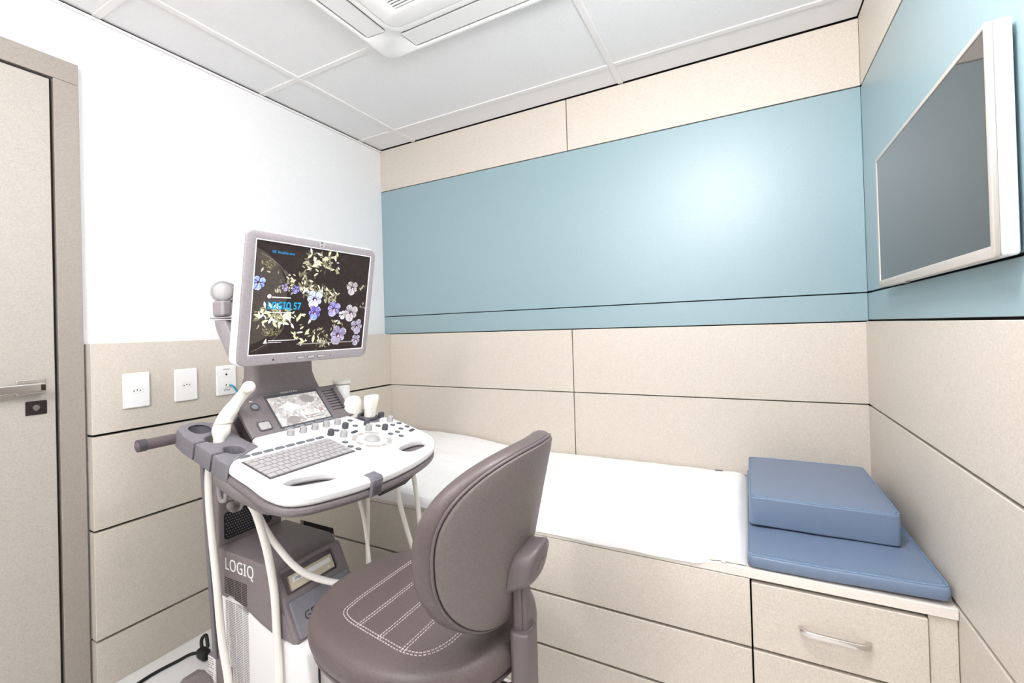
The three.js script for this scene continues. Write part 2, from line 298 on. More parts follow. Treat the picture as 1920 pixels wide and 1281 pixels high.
// mattress under a white sheet
{
  const m = thing('mattress', 'thin white mattress under a wrinkled white sheet on the bench', 'mattress', [1.03, 0.538, 0.4]);
  const X0 = 0.07, X1 = 2.0085, Z0 = 0.012, Z1 = 0.795, nx = 200, nz = 80, pos = [], uv = [], idx = [];
  const sm = (a, b, x) => { const t = Math.max(0, Math.min(1, (x - a) / (b - a))); return t * t * (3 - 2 * t); };
  part('pad', box(X0 + 0.01, X1 - 0.012, 0.5382, 0.549, Z0 + 0.004, Z1 - 0.004, 0.005), M.pad, m);
  const top = (x, z) => {
    const bump = (1 - sm(0.5, 1.05, x + 0.08 * noise3.noise(z * 3, 1, 2))) * (0.052 - 0.012 * z) * (0.9 + 0.1 * noise3.noise(x * 5, z * 5, 3)) * sm(0, 0.1, x - X0);
    const wr = 0.004 * noise3.noise(x * 9, z * 9, 5) + 0.0045 * Math.abs(noise3.noise(x * 14 + z * 4, z * 22, 8)) * sm(0.2, 0.7, z) * (1 - sm(1.5, 1.9, x)) + 0.0015 * noise3.noise(x * 40, z * 40, 1);
    return 0.559 + bump + wr;
  };
  for (let j = 0; j <= nz; j++) for (let i = 0; i <= nx; i++) {
    const u = i / nx, v = j / nz; let x = X0 + (X1 - X0) * u, z = Z0 + (Z1 - Z0) * v;
    const dx = Math.min(x - X0, X1 - x), dz = Math.min(z - Z0 + 0.012, Z1 - z), ed = 1 - sm(0, 0.03, dx) , ez = 1 - sm(0, 0.03, dz), e = Math.max(ed, ez);
    const hem = 0.5415 + 0.003 * noise3.noise(x * 7, 4, 1) + 0.004 * (1 - sm(0.7, 1.2, x));
    const y = top(x, z) * (1 - e * e) + hem * e * e;
    const over = sm(0.3, 0.5, x) * (1 - sm(1.88, 1.95, x)), wave = 0.0035 * noise3.noise(x * 6, 2, 2) + 0.002 * noise3.noise(x * 23, 5, 2);
    if (j >= nz - 3) { const t = (j - nz + 3) / 3; z = Z1 - 0.004 + 0.0135 * Math.min(1, t * 1.6) * over + 0.002 * noise3.noise(x * 14, j, 2) * t; }
    pos.push(x, j >= nz - 2 ? y - (j - nz + 2) * 0.5 * over * (0.0165 + wave) : y, z); uv.push(x, z);
  }
  for (let j = 0; j < nz; j++) for (let i = 0; i < nx; i++) { const a = j * (nx + 1) + i; idx.push(a, a + nx + 1, a + 1, a + 1, a + nx + 1, a + nx + 2); }
  const g = new THREE.BufferGeometry(); g.setAttribute('position', new THREE.Float32BufferAttribute(pos, 3)); g.setAttribute('uv', new THREE.Float32BufferAttribute(uv, 2)); g.setIndex(idx); g.computeVertexNormals();
  part('sheet', g, M.sheet, m);
  part('tie_tab', [[1.925, 0.548], [1.955, 0.546]].map(([x, y]) => cbox(x, y, 0.797, 0.012, 0.012, 0.004, 0.001)), M.pad, m);
  part('care_label', cbox(1.905, 0.5615, 0.032, 0.03, 0.001, 0.008, 0.0003), M.button, m);
}
// two blue cushions
function cushion(label, cx, y, cz, w, h, d, sag, turn) {
  const c = thing('cushion', label, 'cushion', [cx, y, cz]); c.rotation.y = turn;
  const out = roundRect(w, d, 0.014, 0, 0, 4).flatMap(([x, y], i, L) => { const [x1, y1] = L[(i + 1) % L.length], n = Math.max(1, Math.round(Math.hypot(x1 - x, y1 - y) / 0.02)); return Array.from({ length: n }, (_, k) => [x + (x1 - x) * k / n, y + (y1 - y) * k / n]); }), map = (a, b, q) => [a, q + sag * Math.max(0, a / w + 0.1) * Math.max(0, b / d + 0.1) * 1.6 + 0.0015 * noise3.noise(a * 12, b * 12, h * 50), b];
  const e = 0.006, g = loft(out, [[0.5, 0], [0.97, 0], [0.99, e * 0.3], [1, e], [1.003, h / 2], [1, h - e], [0.99, h - e * 0.3], [0.96, h], [0.7, h + 0.003], [0.35, h + 0.004], [0.01, h + 0.004]].map(([k, q]) => [k, q]), map);
  const body = at('cover', g, M.blue, c, [0, 0, 0]);
  const seam = (y0) => { const P = out.map(([a, b]) => map(a * 0.985, b * 0.985, y0)); const t = new THREE.CatmullRomCurve3(P.map((p) => V3(...p)), true); return new THREE.TubeGeometry(t, 260, 0.0017, 6, true); };
  at('piping', seam(h - 0.0008), M.blueEdge, c, [0, 0, 0]);
  const st = [], n = Math.round((w + d) * 2 / 0.011), curve = new THREE.CatmullRomCurve3(out.map(([a, b]) => V3(...map(a * 0.962, b * 0.955, h + 0.0006))), true);
  for (let i = 0; i < n; i++) { const p = curve.getPointAt(i / n), t = curve.getTangentAt(i / n), b = new THREE.BoxGeometry(0.0016, 0.0012, 0.006); b.rotateY(Math.atan2(t.x, t.z)); b.translate(p.x, p.y, p.z); st.push(b); }
  at('stitching', join(st), M.blueEdge, c, [0, 0, 0]);
  for (const s of [-1, 1]) for (const q of [-1, 1]) at('corner_seam', cyl(0.0016, 0.0016, h - 0.01, 6), M.blueEdge, c, [s * w * 0.479, h / 2 + (s > 0 && q > 0 ? sag * 0.55 : 0), q * d * 0.479]);
  return c;
}
cushion('large thin blue vinyl cushion lying under the thicker one on the bench', 2.2165, 0.5402, 0.405, 0.408, 0.034, 0.785, 0.012, 0);
const upper = cushion('thick blue vinyl cushion stacked on top of the thin one', 2.199, 0.5815, 0.39, 0.358, 0.087, 0.45, 0, 0.0);
at('zip_flap', new RoundedBoxGeometry(0.004, 0.05, 0.3, 2, 0.0018), M.blue, upper, [-0.178, 0.045, 0.0], [0, 0, -0.05]);

// ------------------------------------------------------------------ television on the right wall
{
  const t = thing('television', 'flat grey television with silver frame mounted on the teal wall', 'television', [W, 1.49, 0.73]);
  const z0 = 0.362, z1 = 1.098, y0 = 1.287, y1 = 1.688, xf = 2.4;
  part('housing', box(xf + 0.0092, xf + 0.034, y0 + 0.003, y1 - 0.001, z0 + 0.002, z1 - 0.0003, 0.006), M.white, t);
  part('mount', box(xf + 0.03, W - 0.0003, 1.38, 1.6, 0.6, 0.86, 0.002), M.darkSteel, t);
  const fr = extrude(roundRect(z1 - z0, y1 - y0, 0.008), 0.009, 0.002, [roundRect(z1 - z0 - 0.024, y1 - y0 - 0.032, 0.002, 0, 0.0055)]).rotateY(-Math.PI / 2).translate(xf + 0.009, (y0 + y1) / 2, (z0 + z1) / 2);
  part('frame', fr, M.tvFrame, t);
  part('screen', box(xf + 0.002, xf + 0.0085, y0 + 0.021, y1 - 0.0105, z0 + 0.012, z1 - 0.012, 0.0005), M.tvScreen, t);
  part('sensor', box(xf + 0.001, xf + 0.012, y0 - 0.004, y0 + 0.003, 0.58, 0.615, 0.002), M.bezel, t);
  part('side_seam', box(xf + 0.02, xf + 0.0215, y0 + 0.012, y1 - 0.012, z1 - 0.003, z1 - 0.0017, 0.0005), M.button, t);
}

// ------------------------------------------------------------------ chair
{
  const cx = 1.329, cz = 1.293, ya = -0.132, cy = Math.cos(ya), sy = Math.sin(ya);
  const ch = thing('office_chair', 'brown leather swivel chair with stitched seat and curved backrest in front of the machine', 'chair', [cx, 0, cz]);
  const ringsTop = [[1, 0.528], [0.992, 0.541], [0.965, 0.553], [0.92, 0.5605], [0.84, 0.565], [0.7, 0.567], [0.5, 0.5665], [0.25, 0.566], [0.01, 0.566]];
  const seatOut = squircle(0.27, 0.239, 2.2, 140);
  const dip = (a, b) => -0.012 * Math.max(0, -a / 0.25 - 0.45) ** 2 + 0.006 * Math.max(0, Math.abs(b) / 0.24 - 0.55);
  const seatMap = (a, b, y) => [cx + a * cy + b * sy, y + dip(a, b), cz - a * sy + b * cy];
  part('seat', loft(seatOut, [[0.5, 0.502], [0.93, 0.503], [0.98, 0.509], [0.998, 0.518], ...ringsTop], seatMap), M.leather, ch);
  part('seat_shell', loft(seatOut, [[0.3, 0.478], [0.84, 0.479], [0.95, 0.489], [0.972, 0.497], [0.965, 0.5045], [0.5, 0.5045]], seatMap), M.frameDark, ch);
  const seatY = (a, b) => {                                                         // height of the seat's top at a, b
    const k = (Math.abs(a / 0.27) ** 2.2 + Math.abs(b / 0.239) ** 2.2) ** (1 / 2.2);
    for (let i = 0; i + 1 < ringsTop.length; i++) if (k <= ringsTop[i][0] && k >= ringsTop[i + 1][0]) { const [k0, y0] = ringsTop[i], [k1, y1] = ringsTop[i + 1]; return y0 + (y1 - y0) * (k - k0) / (k1 - k0) + dip(a, b); }
    return 0.566 + dip(a, b);
  };
  const lines = [[[1.205, 1.1], [1.205, 1.39], [1.213, 1.425], [1.24, 1.441], [1.3, 1.452], [1.36, 1.46], [1.42, 1.465], [1.455, 1.455], [1.48, 1.42], [1.49, 1.36], [1.49, 1.1]], [[1.277, 1.446], [1.277, 1.1]], [[1.347, 1.458], [1.347, 1.1]], [[1.415, 1.464], [1.415, 1.1]]];
  const dashes = [], dash = new THREE.BoxGeometry(0.0016, 0.0014, 0.0052);
  lines.forEach((L) => {
    const c = new THREE.CatmullRomCurve3(L.map(([x, z]) => V3(x, 0, z)), false, 'centripetal'), n = Math.round(c.getLength() / 0.0082);
    for (let i = 0; i <= n; i++) for (const s of [-0.0036, 0.0036]) {
      const p = c.getPointAt(i / n), t = c.getTangentAt(i / n), x = p.x - t.z * s, z = p.z + t.x * s;
      dashes.push(dash.clone().rotateY(Math.atan2(t.x, t.z)).translate(x, seatY((x - cx) * cy - (z - cz) * sy, (x - cx) * sy + (z - cz) * cy) + 0.0006, z));
    }
  });
  part('stitching', join(dashes), M.stitch, ch, 'pale double row of stitches');
  // backrest: curved round the sitter, leaning back
  const back = (s, v, h) => { const yaw = 0.033, u = 0.222 * v - 2.033 * s * s - h; return [1.621 + u * Math.cos(yaw) + s * Math.sin(yaw), 0.779 + v, 1.312 - u * Math.sin(yaw) + s * Math.cos(yaw)]; };
  const bo = squircle(0.209, 0.187, 2.4, 140).map(([s, v]) => [s * (1 + 0.134 * v / 0.187), v]);
  const dense = (k) => [0.02, 0.2, 0.4, 0.6, 0.75, 0.88].map((q) => q * k);
  part('backrest', loft(bo, [...dense(1).map((k) => [k, 0.006]), [0.985, 0.007], [1.01, 0.012], [1.022, 0.022], [1.02, 0.034], [0.995, 0.046], [0.95, 0.053], ...dense(0.98).reverse().map((k) => [k, 0.058])], back), M.leather, ch);
  part('back_shell', loft(bo, [...dense(0.97).map((k) => [k, -0.003]), [0.955, -0.002], [0.97, 0.002], [0.972, 0.009], [0.8, 0.01], [0.4, 0.01], [0.05, 0.01]], back), M.shell, ch);
  const rim = new THREE.CatmullRomCurve3(bo.map(([s, v]) => V3(...back(s * 0.985, v * 0.985, 0.0055))), true);
  part('piping', new THREE.TubeGeometry(rim, 260, 0.0032, 8, true), M.frameDark, ch);
  const br = part('back_bracket', loft(squircle(0.041, 0.034, 3, 64), [[0.3, 0.003], [1.06, 0.003], [1.08, -0.004], [1.0, -0.018], [0.95, -0.036], [0.9, -0.044], [0.78, -0.05], [0.5, -0.053], [0.02, -0.053]], (s, v, h) => { const q = back(s * 1.1 + 0.012, v * 1.25 - 0.068 - 0.15 * s - h * 0.3, h * 0.85); q[0] += s * s * 1.2; return q; }), M.frameDark, ch);
  part('bracket_badge', loft(squircle(0.017, 0.009, 2.6, 32), [[0.9, -0.051], [1, -0.0535], [0.9, -0.0545], [0.02, -0.0545]], (s, v, h) => { const q = back(s + 0.012, v - 0.072 - 0.15 * s - h * 0.3, h * 0.85); return q; }), M.shell, br);
  const px = 1.613, pz = 1.33;
  part('post', [cbox(px - 0.006, 0.615, pz, 0.02, 0.15, 0.034, 0.006), cbox(px + 0.006, 0.61, pz, 0.014, 0.16, 0.022, 0.005)], M.frameDark, ch);
  part('post_sleeve', extrude(roundRect(0.04, 0.058, 0.012), 0.16, 0.004, [roundRect(0.031, 0.042, 0.008)]).rotateX(-Math.PI / 2).translate(px, 0.43, pz), M.frameDark, ch);
  const arm = [[1.36, 0.42], [1.55, 0.402], [1.606, 0.405], [1.622, 0.425], [1.627, 0.46], [1.627, 0.54], [1.595, 0.54], [1.592, 0.48], [1.583, 0.455], [1.56, 0.444], [1.36, 0.448]];
  part('back_arm', extrude(arm, 0.05, 0.005).translate(0, 0, pz - 0.025), M.frameDark, ch);
  part('mechanism', cbox(1.335, 0.455, 1.3, 0.2, 0.045, 0.14, 0.012), M.frameDark, ch);
  part('lever', tube([[1.38, 0.455, 1.34], [1.45, 0.45, 1.42], [1.5, 0.445, 1.49], [1.51, 0.44, 1.53]], 0.006, 20), M.frameDark, ch);
  part('gas_column', [cyl(0.014, 0.014, 0.17).translate(cx, 0.36, cz), cyl(0.025, 0.028, 0.2).translate(cx, 0.19, cz)], M.frameDark, ch);
  for (let i = 0; i < 5; i++) {
    const a = i / 5 * 2 * Math.PI + 0.3, g = extrude([[0.02, 0.105], [0.06, 0.115], [0.285, 0.078], [0.295, 0.068], [0.285, 0.06], [0.06, 0.085], [0.02, 0.085]], 0.045, 0.006).translate(0, 0, -0.0225).rotateY(-a).translate(cx, 0, cz);
    const leg = part('leg', g, M.frameDark, ch), x = cx + 0.275 * Math.cos(a), z = cz + 0.275 * Math.sin(a);
    part('caster', [-0.014, 0.014].map((s) => cyl(0.028, 0.028, 0.018).rotateX(Math.PI / 2).translate(0, 0, s).rotateY(a * 1.7).translate(x, 0.0285, z)).concat(cyl(0.006, 0.006, 0.03).translate(x, 0.055, z)), M.black, leg);
  }
}

// ------------------------------------------------------------------ ultrasound machine, facing +x
const us = thing('ultrasound_machine', 'ultrasound machine with monitor, touch panel and keyboard console on a wheeled cart', 'ultrasound machine', [0.7, 0, 1.2]);
{
  const zL = 1.335, zR = 1.1, zc = (zL + zR) / 2;
  // side profiles are drawn in x, y and run along z
  part('column', extrude([[0.462, 0.86], [0.56, 0.86], [0.556, 0.7], [0.552, 0.52], [0.6, 0.5], [0.6, 0.12], [0.536, 0.1], [0.528, 0.2]], 0.216, 0.006).translate(0, 0, 1.116), M.machineDark, us);
  part('side_rail', extrude([[0.470, 0.84], [0.486, 0.84], [0.54, 0.19], [0.524, 0.19]], 0.008, 0.003).translate(0, 0, 1.3325), M.machineGrey, us);
  const sp = part('speaker_grille', extrude(roundRect(0.158, 0.084, 0.009), 0.006, 0.002).rotateY(Math.PI / 2).translate(0.551, 0.594, 1.235), M.black, us);
  const holes = []; for (let j = 0; j < 9; j++) for (let i = 0; i < 18; i++) holes.push(cbox(0.5577, 0.594 + (j - 4) * 0.0086, 1.235 + (i - 8.5) * 0.0082 + (j % 2) * 0.004, 0.0016, 0.004, 0.004, 0.0005));
  const hs = part('perforation', holes, M.machineGrey, sp); hs.userData.kind = 'stuff';
  const dark = [[0.555, 0.536], [0.8, 0.533], [0.817, 0.525], [0.828, 0.507], [0.916, 0.35], [0.915, 0.341], [0.84, 0.343], [0.76, 0.358], [0.68, 0.386], [0.62, 0.4], [0.555, 0.404]];
  part('chassis', extrude(dark.map(([x, y]) => [x > 0.79 ? x - 0.02 : x, y]), zL - zR, 0.006).translate(0, 0, zR), M.machineDark, us);
  // sloping front with a drive slot
  const sl = Math.atan2(0.916 - 0.822, 0.52 - 0.343), slope = (g, u = 0, n = 0) => g.translate(0, u, n).rotateX(-sl).rotateY(Math.PI / 2).translate(0.869, 0.4315, zc);
  const wf = zL - zR - 0.006;
  part('front_panel', slope(extrude(roundRect(wf, 0.2, 0.012), 0.026, 0.005, [roundRect(0.178, 0.062, 0.008, -0.006, 0.055)]), 0, -0.026), M.machineDark, us);
  part('slot_back', slope(cbox(-0.006, 0.055, 0, 0.19, 0.072, 0.002, 0.0005), 0, -0.0275), M.knobDark, us);
  const dv = part('disc_drive', slope(cbox(0, 0, 0, 0.15, 0.042, 0.012, 0.002), 0.05, -0.014), M.cream, us, 'cream disc drive front');
  part('drive_tray', slope(cbox(0, 0, 0, 0.132, 0.014, 0.003, 0.001), 0.056, -0.0075), M.white, dv);
  part('drive_button', slope(cyl(0.0036, 0.0036, 0.004, 16).rotateX(Math.PI / 2).translate(0.052, 0, 0), 0.039, -0.0075), M.white, dv);
  part('drive_logo', slope(text('DVD', 0.0075, 0.0006).translate(-0.06, -0.003, 0), 0.056, -0.0058), M.black, dv);
  const fd = part('front_door', slope(extrude(roundRect(wf - 0.022, 0.102, 0.006), 0.01, 0.003), -0.044, -0.003), M.machineDoor, us);
  part('front_lettering', slope(text('GE Healthcare', 0.022, 0.0008).translate(-0.075, -0.018, 0), -0.04, 0.0068), M.black, fd);
  // white lower body
  const wb = [[0.56, 0.402], [0.62, 0.398], [0.68, 0.384], [0.76, 0.356], [0.84, 0.341], [0.925, 0.337], [0.945, 0.318], [0.965, 0.24], [0.972, 0.12], [0.955, 0.085], [0.585, 0.085], [0.565, 0.11]];
  const body = part('lower_body', extrude(wb, zL - zR - 0.004, 0.012).translate(0, 0, zR + 0.002), M.machineWhite, us);
  part('front_seam', [cbox(0.966, 0.215, zL - 0.032, 0.006, 0.19, 0.004, 0.001).translate(0, 0, 0)], M.black, body);
  const vent = (name, mat, parent, x0, x1, y0, y1, n, low, zz) => { const g = []; for (let i = 0; i < n; i++) { const y = y0 + (y1 - y0) * i / (n - 1); if (y > low((x0 + x1) / 2)) g.push(box(x0, x1, y - 0.0012, y + 0.0012, zz - 0.001, zz + 0.0006, 0.0003)); } if (g.length) part(name, g, mat, parent); };
  const swoop = (x) => 0.409 - Math.max(0, x - 0.6) * 0.19;
  for (const [a, b] of [[0.588, 0.6], [0.603, 0.636], [0.639, 0.672], [0.675, 0.7]]) vent('vent', M.black, us, a, b, 0.338, 0.456, 24, (x) => swoop(x), zL);
  for (const [a, b] of [[0.588, 0.6], [0.603, 0.636], [0.639, 0.672], [0.675, 0.7]]) vent('vent', M.bezel, body, a, b, 0.12, 0.384, 52, () => 0, zL - 0.002);
  part('side_lettering', text('LOGIQ', 0.035, 0.0012).translate(0.591, 0.482, zL - 0.0002), M.white, us, 'white lettering on the dark side');
  part('base', [box(0.46, 0.95, 0.075, 0.1, 1.06, 1.352, 0.01), box(0.484, 0.62, 0.09, 0.19, 1.09, 1.334, 0.006)], M.machineDark, us);
  part('rating_label', box(0.488, 0.53, 0.108, 0.186, 1.3335, 1.3352, 0.0006), new THREE.MeshPhysicalMaterial({ roughness: 0.6, map: (() => { const t = canvasTex(128, 160, (g, w, h) => { g.fillStyle = '#f2efe9'; g.fillRect(0, 0, w, h); g.fillStyle = '#7a7672'; for (let i = 0; i < 9; i++) for (let x = 12; x < 108;) { const l = 6 + 22 * rnd(); g.fillRect(x, 12 + i * 16, l, 7); x += l + 6; } }); t.wrapS = t.wrapT = THREE.RepeatWrapping; t.repeat.set(1 / 0.058, 1 / 0.072); return t; })() }), us);
  for (const [x, z] of [[0.47, 1.36], [0.47, 1.04], [0.9, 1.37], [0.9, 1.03]]) {
    const c = part('caster', [cyl(0.062, 0.062, 0.03).rotateX(Math.PI / 2).translate(x, 0.0625, z), cyl(0.02, 0.02, 0.036).rotateX(Math.PI / 2).translate(x, 0.0625, z)], M.knobDark, us);
    part('caster_cover', [extrude([[-0.07, 0], [-0.062, 0.035], [-0.035, 0.062], [0, 0.072], [0.035, 0.062], [0.062, 0.035], [0.07, 0], [0.062, 0], [0.03, 0.05], [-0.03, 0.05], [-0.062, 0]], 0.046, 0.003).translate(x, 0.0645, z - 0.023)], M.machineDark, c);
  }
  part('rear_handle', tube([[0.48, 0.84, 1.13], [0.43, 0.86, 1.06], [0.4, 0.871, 0.98], [0.4, 0.871, 1.2], [0.4, 0.871, 1.463]], 0.0165, 50, 14), M.frameDark, us);
  part('handle_cap', cyl(0.0185, 0.0185, 0.02).rotateX(Math.PI / 2).translate(0.4, 0.871, 1.462), M.knobDark, us);
  part('handle_bracket', [box(0.395, 0.5, 0.845, 0.88, 1.14, 1.17, 0.008), box(0.395, 0.5, 0.845, 0.88, 1.28, 1.31, 0.008)], M.machineDark, us);
  part('lift_arm', extrude([[0.5, 0.84], [0.56, 0.9], [0.72, 0.88], [0.9, 0.82], [0.9, 0.79], [0.74, 0.775], [0.66, 0.7], [0.54, 0.67], [0.5, 0.69]], 0.18, 0.008).translate(0, 0, 1.14), M.machineDark, us);
  part('cable_loop', tube([[0.658, 0.86, 1.385], [0.66, 0.79, 1.385], [0.663, 0.73, 1.385], [0.672, 0.719, 1.385], [0.692, 0.725, 1.386], [0.702, 0.75, 1.388], [0.7, 0.78, 1.388], [0.68, 0.815, 1.388]], 0.0062, 50), M.bezel, us);
  const hk = part('cable_hook', tube([[0.66, 0.735, 1.318], [0.69, 0.712, 1.345], [0.715, 0.70, 1.375], [0.725, 0.715, 1.39]], 0.011, 24, 12), M.machineDark, us);
  part('hook_end', [lathe([[0, -0.006], [0.02, -0.004], [0.022, 0.002], [0.016, 0.007], [0, 0.008]]).rotateX(Math.PI / 2 - 0.3).translate(0.7, 0.705, 1.352)], M.bezel, hk);
}
// console: the white top lies on a plane that falls towards the user; its own axes are x to the user, z to the user's left
const con = new THREE.Mesh(undefined, M.machineWhite);
{
  const outline = smoothLoop([[0.03, 0.245], [0.055, 0.268], [0.155, 0.276], [0.235, 0.281], [0.285, 0.266], [0.312, 0.229], [0.33, 0.166], [0.345, 0.086], [0.35, -0.038], [0.336, -0.172], [0.307, -0.262], [0.269, -0.306], [0.224, -0.325], [0.143, -0.332], [0.07, -0.335], [0.035, -0.325], [0.02, -0.30], [0.045, -0.275], [0.04, -0.24], [0.005, -0.225], [-0.06, -0.21], [-0.06, 0.13], [0.0, 0.155]], 260);
  const slotL = smoothLoop([[0.225, 0.232], [0.212, 0.2], [0.222, 0.155], [0.24, 0.115], [0.265, 0.096], [0.281, 0.105], [0.279, 0.135], [0.268, 0.178], [0.247, 0.222]], 60);
  const slotR = smoothLoop([[0.262, -0.145], [0.242, -0.165], [0.236, -0.2], [0.238, -0.25], [0.25, -0.275], [0.268, -0.272], [0.281, -0.245], [0.29, -0.19], [0.285, -0.155]], 60);
  const up = (o) => o.map(([a, b]) => [a, -b]), lay = (g, y) => g.rotateX(-Math.PI / 2).translate(0, y, 0);
  con.geometry = lay(extrude(up(outline), 0.03, 0.011, [up(slotL).reverse(), up(slotR).reverse()]), -0.03);
  con.name = 'console'; con.castShadow = con.receiveShadow = true; con.position.set(0.8 - 0.7, 0.885, 0); con.rotation.z = -Math.atan(0.24); us.add(con);
  const grow = (o, d) => o.map(([a, b]) => { const l = Math.hypot(a - 0.12, b + 0.027); return [a + (a - 0.12) / l * d, b + (b + 0.027) / l * d]; });
  at('under_tray', lay(extrude(up(grow(outline, 0.002)), 0.024, 0.01, [up(slotL).reverse()]), -0.0545), M.machineTray, con);
  at('under_housing', lay(extrude(up(smoothLoop([[-0.05, 0.14], [-0.01, 0.262], [0.06, 0.279], [0.15, 0.276], [0.225, 0.262], [0.25, 0.2], [0.245, 0.05], [0.21, -0.1], [0.12, -0.19], [-0.05, -0.2]], 140)), 0.034, 0.012), -0.078), M.machineTray, con);
  at('front_clip', [extrude([[0, 0.001], [0.03, 0.001], [0.036, -0.006], [0.036, -0.05], [0.026, -0.055], [0.026, -0.01], [0, -0.006]], 0.038, 0.002).translate(0.32, 0.0012, 0.026)].map(metreUV)[0], M.machineGrey, con);
  at('clip_latch', new RoundedBoxGeometry(0.004, 0.026, 0.026, 2, 0.0018), M.knobDark, con, [0.358, -0.03, 0.045]);
  // keyboard
  const a0 = 0.076, a1 = 0.19, b0 = 0.243, b1 = -0.021;
  at('keyboard_tray', cbox((a0 + a1) / 2, 0.0006, (b0 + b1) / 2, a1 - a0 + 0.006, 0.002, b0 - b1 + 0.006, 0.001), M.keyTray, con);
  const rows = [[...Array(15).fill(1)], [1.3, ...Array(12).fill(1), 1.7], [1.6, ...Array(12).fill(1), 1.4], [1.9, ...Array(11).fill(1), 2.1], [2.3, ...Array(10).fill(1), 1.7, 1], [1.2, 1, 1, 5.4, 1, 1, 1.2, 1, 1, 1.2]], geos = {};
  rows.forEach((r, j) => {
    const unit = (b0 - b1) / r.reduce((p, q) => p + q, 0), h = (a1 - a0) / 6; let b = b0;
    for (const q of r) { const w = q * unit, id = w.toFixed(4); geos[id] ??= new RoundedBoxGeometry(h - 0.0022, 0.004, w - 0.0022, 1, 0.0009); at('key', geos[id], M.key, con, [a0 + (j + 0.5) * h, 0.0032, b - w / 2]); b -= w; }
  });
  // knobs, buttons, trackball
  const knob = (r, h) => { const P = [[0, h], [r * 0.8, h], [r * 0.93, h - 0.001], [r, h - 0.003], [r * 1.03, 0.001], [r * 1.03, 0], [0, 0]].reverse(), g = lathe(P, 24), p = g.attributes.position; for (let i = 0; i < p.count; i++) { const l = Math.hypot(p.getX(i), p.getZ(i)); if (l > r * 0.9 && p.getY(i) > 0.0005) { const f = 1 + 0.035 * Math.sign(Math.sin(12 * Math.atan2(p.getZ(i), p.getX(i)))); p.setX(i, p.getX(i) * f); p.setZ(i, p.getZ(i) * f); } } g.computeVertexNormals(); return g; };
  const kg = knob(0.0102, 0.019), kd = knob(0.0098, 0.019), kl = knob(0.0106, 0.021);
  for (const [a, b] of [[-0.010, 0.046], [-0.009, 0.003], [-0.009, -0.04], [-0.009, -0.084], [-0.006, -0.127]]) at('knob', kg, M.knobGrey, con, [a, -0.0004, b]);
  for (const [a, b] of [[0.055, -0.049], [0.035, -0.124], [0.052, -0.203], [0.118, -0.223]]) at('knob', kd, M.knobDark, con, [a, -0.0004, b]);
  for (const [a, b] of [[0.087, -0.072], [0.091, -0.174], [0.071, -0.297]]) at('knob', kl, M.knobGrey, con, [a, -0.0004, b]);
  const bt = new THREE.SphereGeometry(1, 20, 10).scale(0.0092, 0.0036, 0.0092), btTop = new THREE.SphereGeometry(1, 16, 8).scale(0.0062, 0.0014, 0.0062);
  for (const [a, b] of [[-0.008, -0.184], [0.038, -0.165], [0.037, -0.088], [0.124, -0.046], [0.158, -0.037], [0.185, -0.043], [0.081, -0.229], [0.103, -0.278], [0.104, -0.31], [0.143, -0.309], [0.144, -0.276], [0.158, -0.243], [0.157, -0.21], [0.19, -0.226]]) { at('button', bt, M.button, con, [a, 0.0004, b]); at('button_top', btTop, M.buttonTop, con, [a, 0.0028, b]); }
  const pill = (w) => { const o = squircle(w, 0.0062, 4, 40); return loft(o, [[0.95, -0.001], [1, 0.001], [0.97, 0.0028], [0.7, 0.0036], [0.02, 0.0038]], (x, z, y) => [z, y, x]); };
  const pl = pill(0.0142);
  for (let i = 0; i < 8; i++) at('function_key', pl, M.keyGrey, con, [0.049 + 0.001 * i, -0.0002, 0.222 - 0.0327 * i]);
  for (const [a, b, t] of [[0.079, -0.124, 0.2], [0.177, -0.295, 0.2]]) at('rocker', pl, M.button, con, [a, 0, b], [0, t, 0]);
  at('trackball', new THREE.SphereGeometry(0.0255, 32, 16, 0, Math.PI * 2, 0, Math.PI / 2).scale(1, 0.62, 1), M.knobGrey, con, [0.156, -0.0008, -0.127]);
  at('trackball_ring', lathe([[0.0262, -0.0005], [0.028, 0.0018], [0.036, 0.0016], [0.038, -0.0005]], 40), M.machineWhite, con, [0.156, 0, -0.127]);
  const arc = (t0, t1, r0, r1) => { const s = new THREE.Shape(); s.absarc(0, 0, r1, t0, t1, false); s.absarc(0, 0, r0, t1, t0, true); return lay(new THREE.ExtrudeGeometry(s, { depth: 0.0022, bevelEnabled: true, bevelSize: 0.001, bevelThickness: 0.0008, bevelSegments: 2, curveSegments: 12 }), 0); };
  for (const [t0, t1] of [[0.35, 1.15], [2.0, 2.75], [3.5, 4.25], [5.15, 5.95]]) at('trackball_key', arc(t0, t1, 0.05, 0.061), M.arcKey, con, [0.156, -0.001, -0.127]);
  for (const t of [3.14, 4.71, 0]) at('trackball_key', arc(t - 0.18, t + 0.18, 0.048, 0.058), M.arcKey, con, [0.156, -0.001, -0.127]);
  // probe holder on the user's left, with two notched pockets open to the outside
  const notch = (ca, cb, ra, rb, w, edge) => { const o = [[ca - w, edge]]; for (let i = 0; i <= 24; i++) { const t = (100 + 340 * i / 24) * Math.PI / 180; o.push([ca + ra * Math.cos(t), cb + rb * Math.sin(t)]); } o.push([ca + w, edge]); return o; };
  const hold = [[-0.21, 0.16], [-0.236, 0.18], [-0.243, 0.21], [-0.236, 0.24], [-0.212, 0.258], [-0.16, 0.266], ...notch(-0.10, 0.215, 0.03, 0.024, 0.0045, 0.268), [-0.06, 0.269], ...notch(-0.01, 0.215, 0.03, 0.024, 0.0045, 0.272), [0.03, 0.275], [0.07, 0.275], [0.06, 0.25], [0.05, 0.23], [0.03, 0.19], [0.005, 0.158], [-0.1, 0.16]];
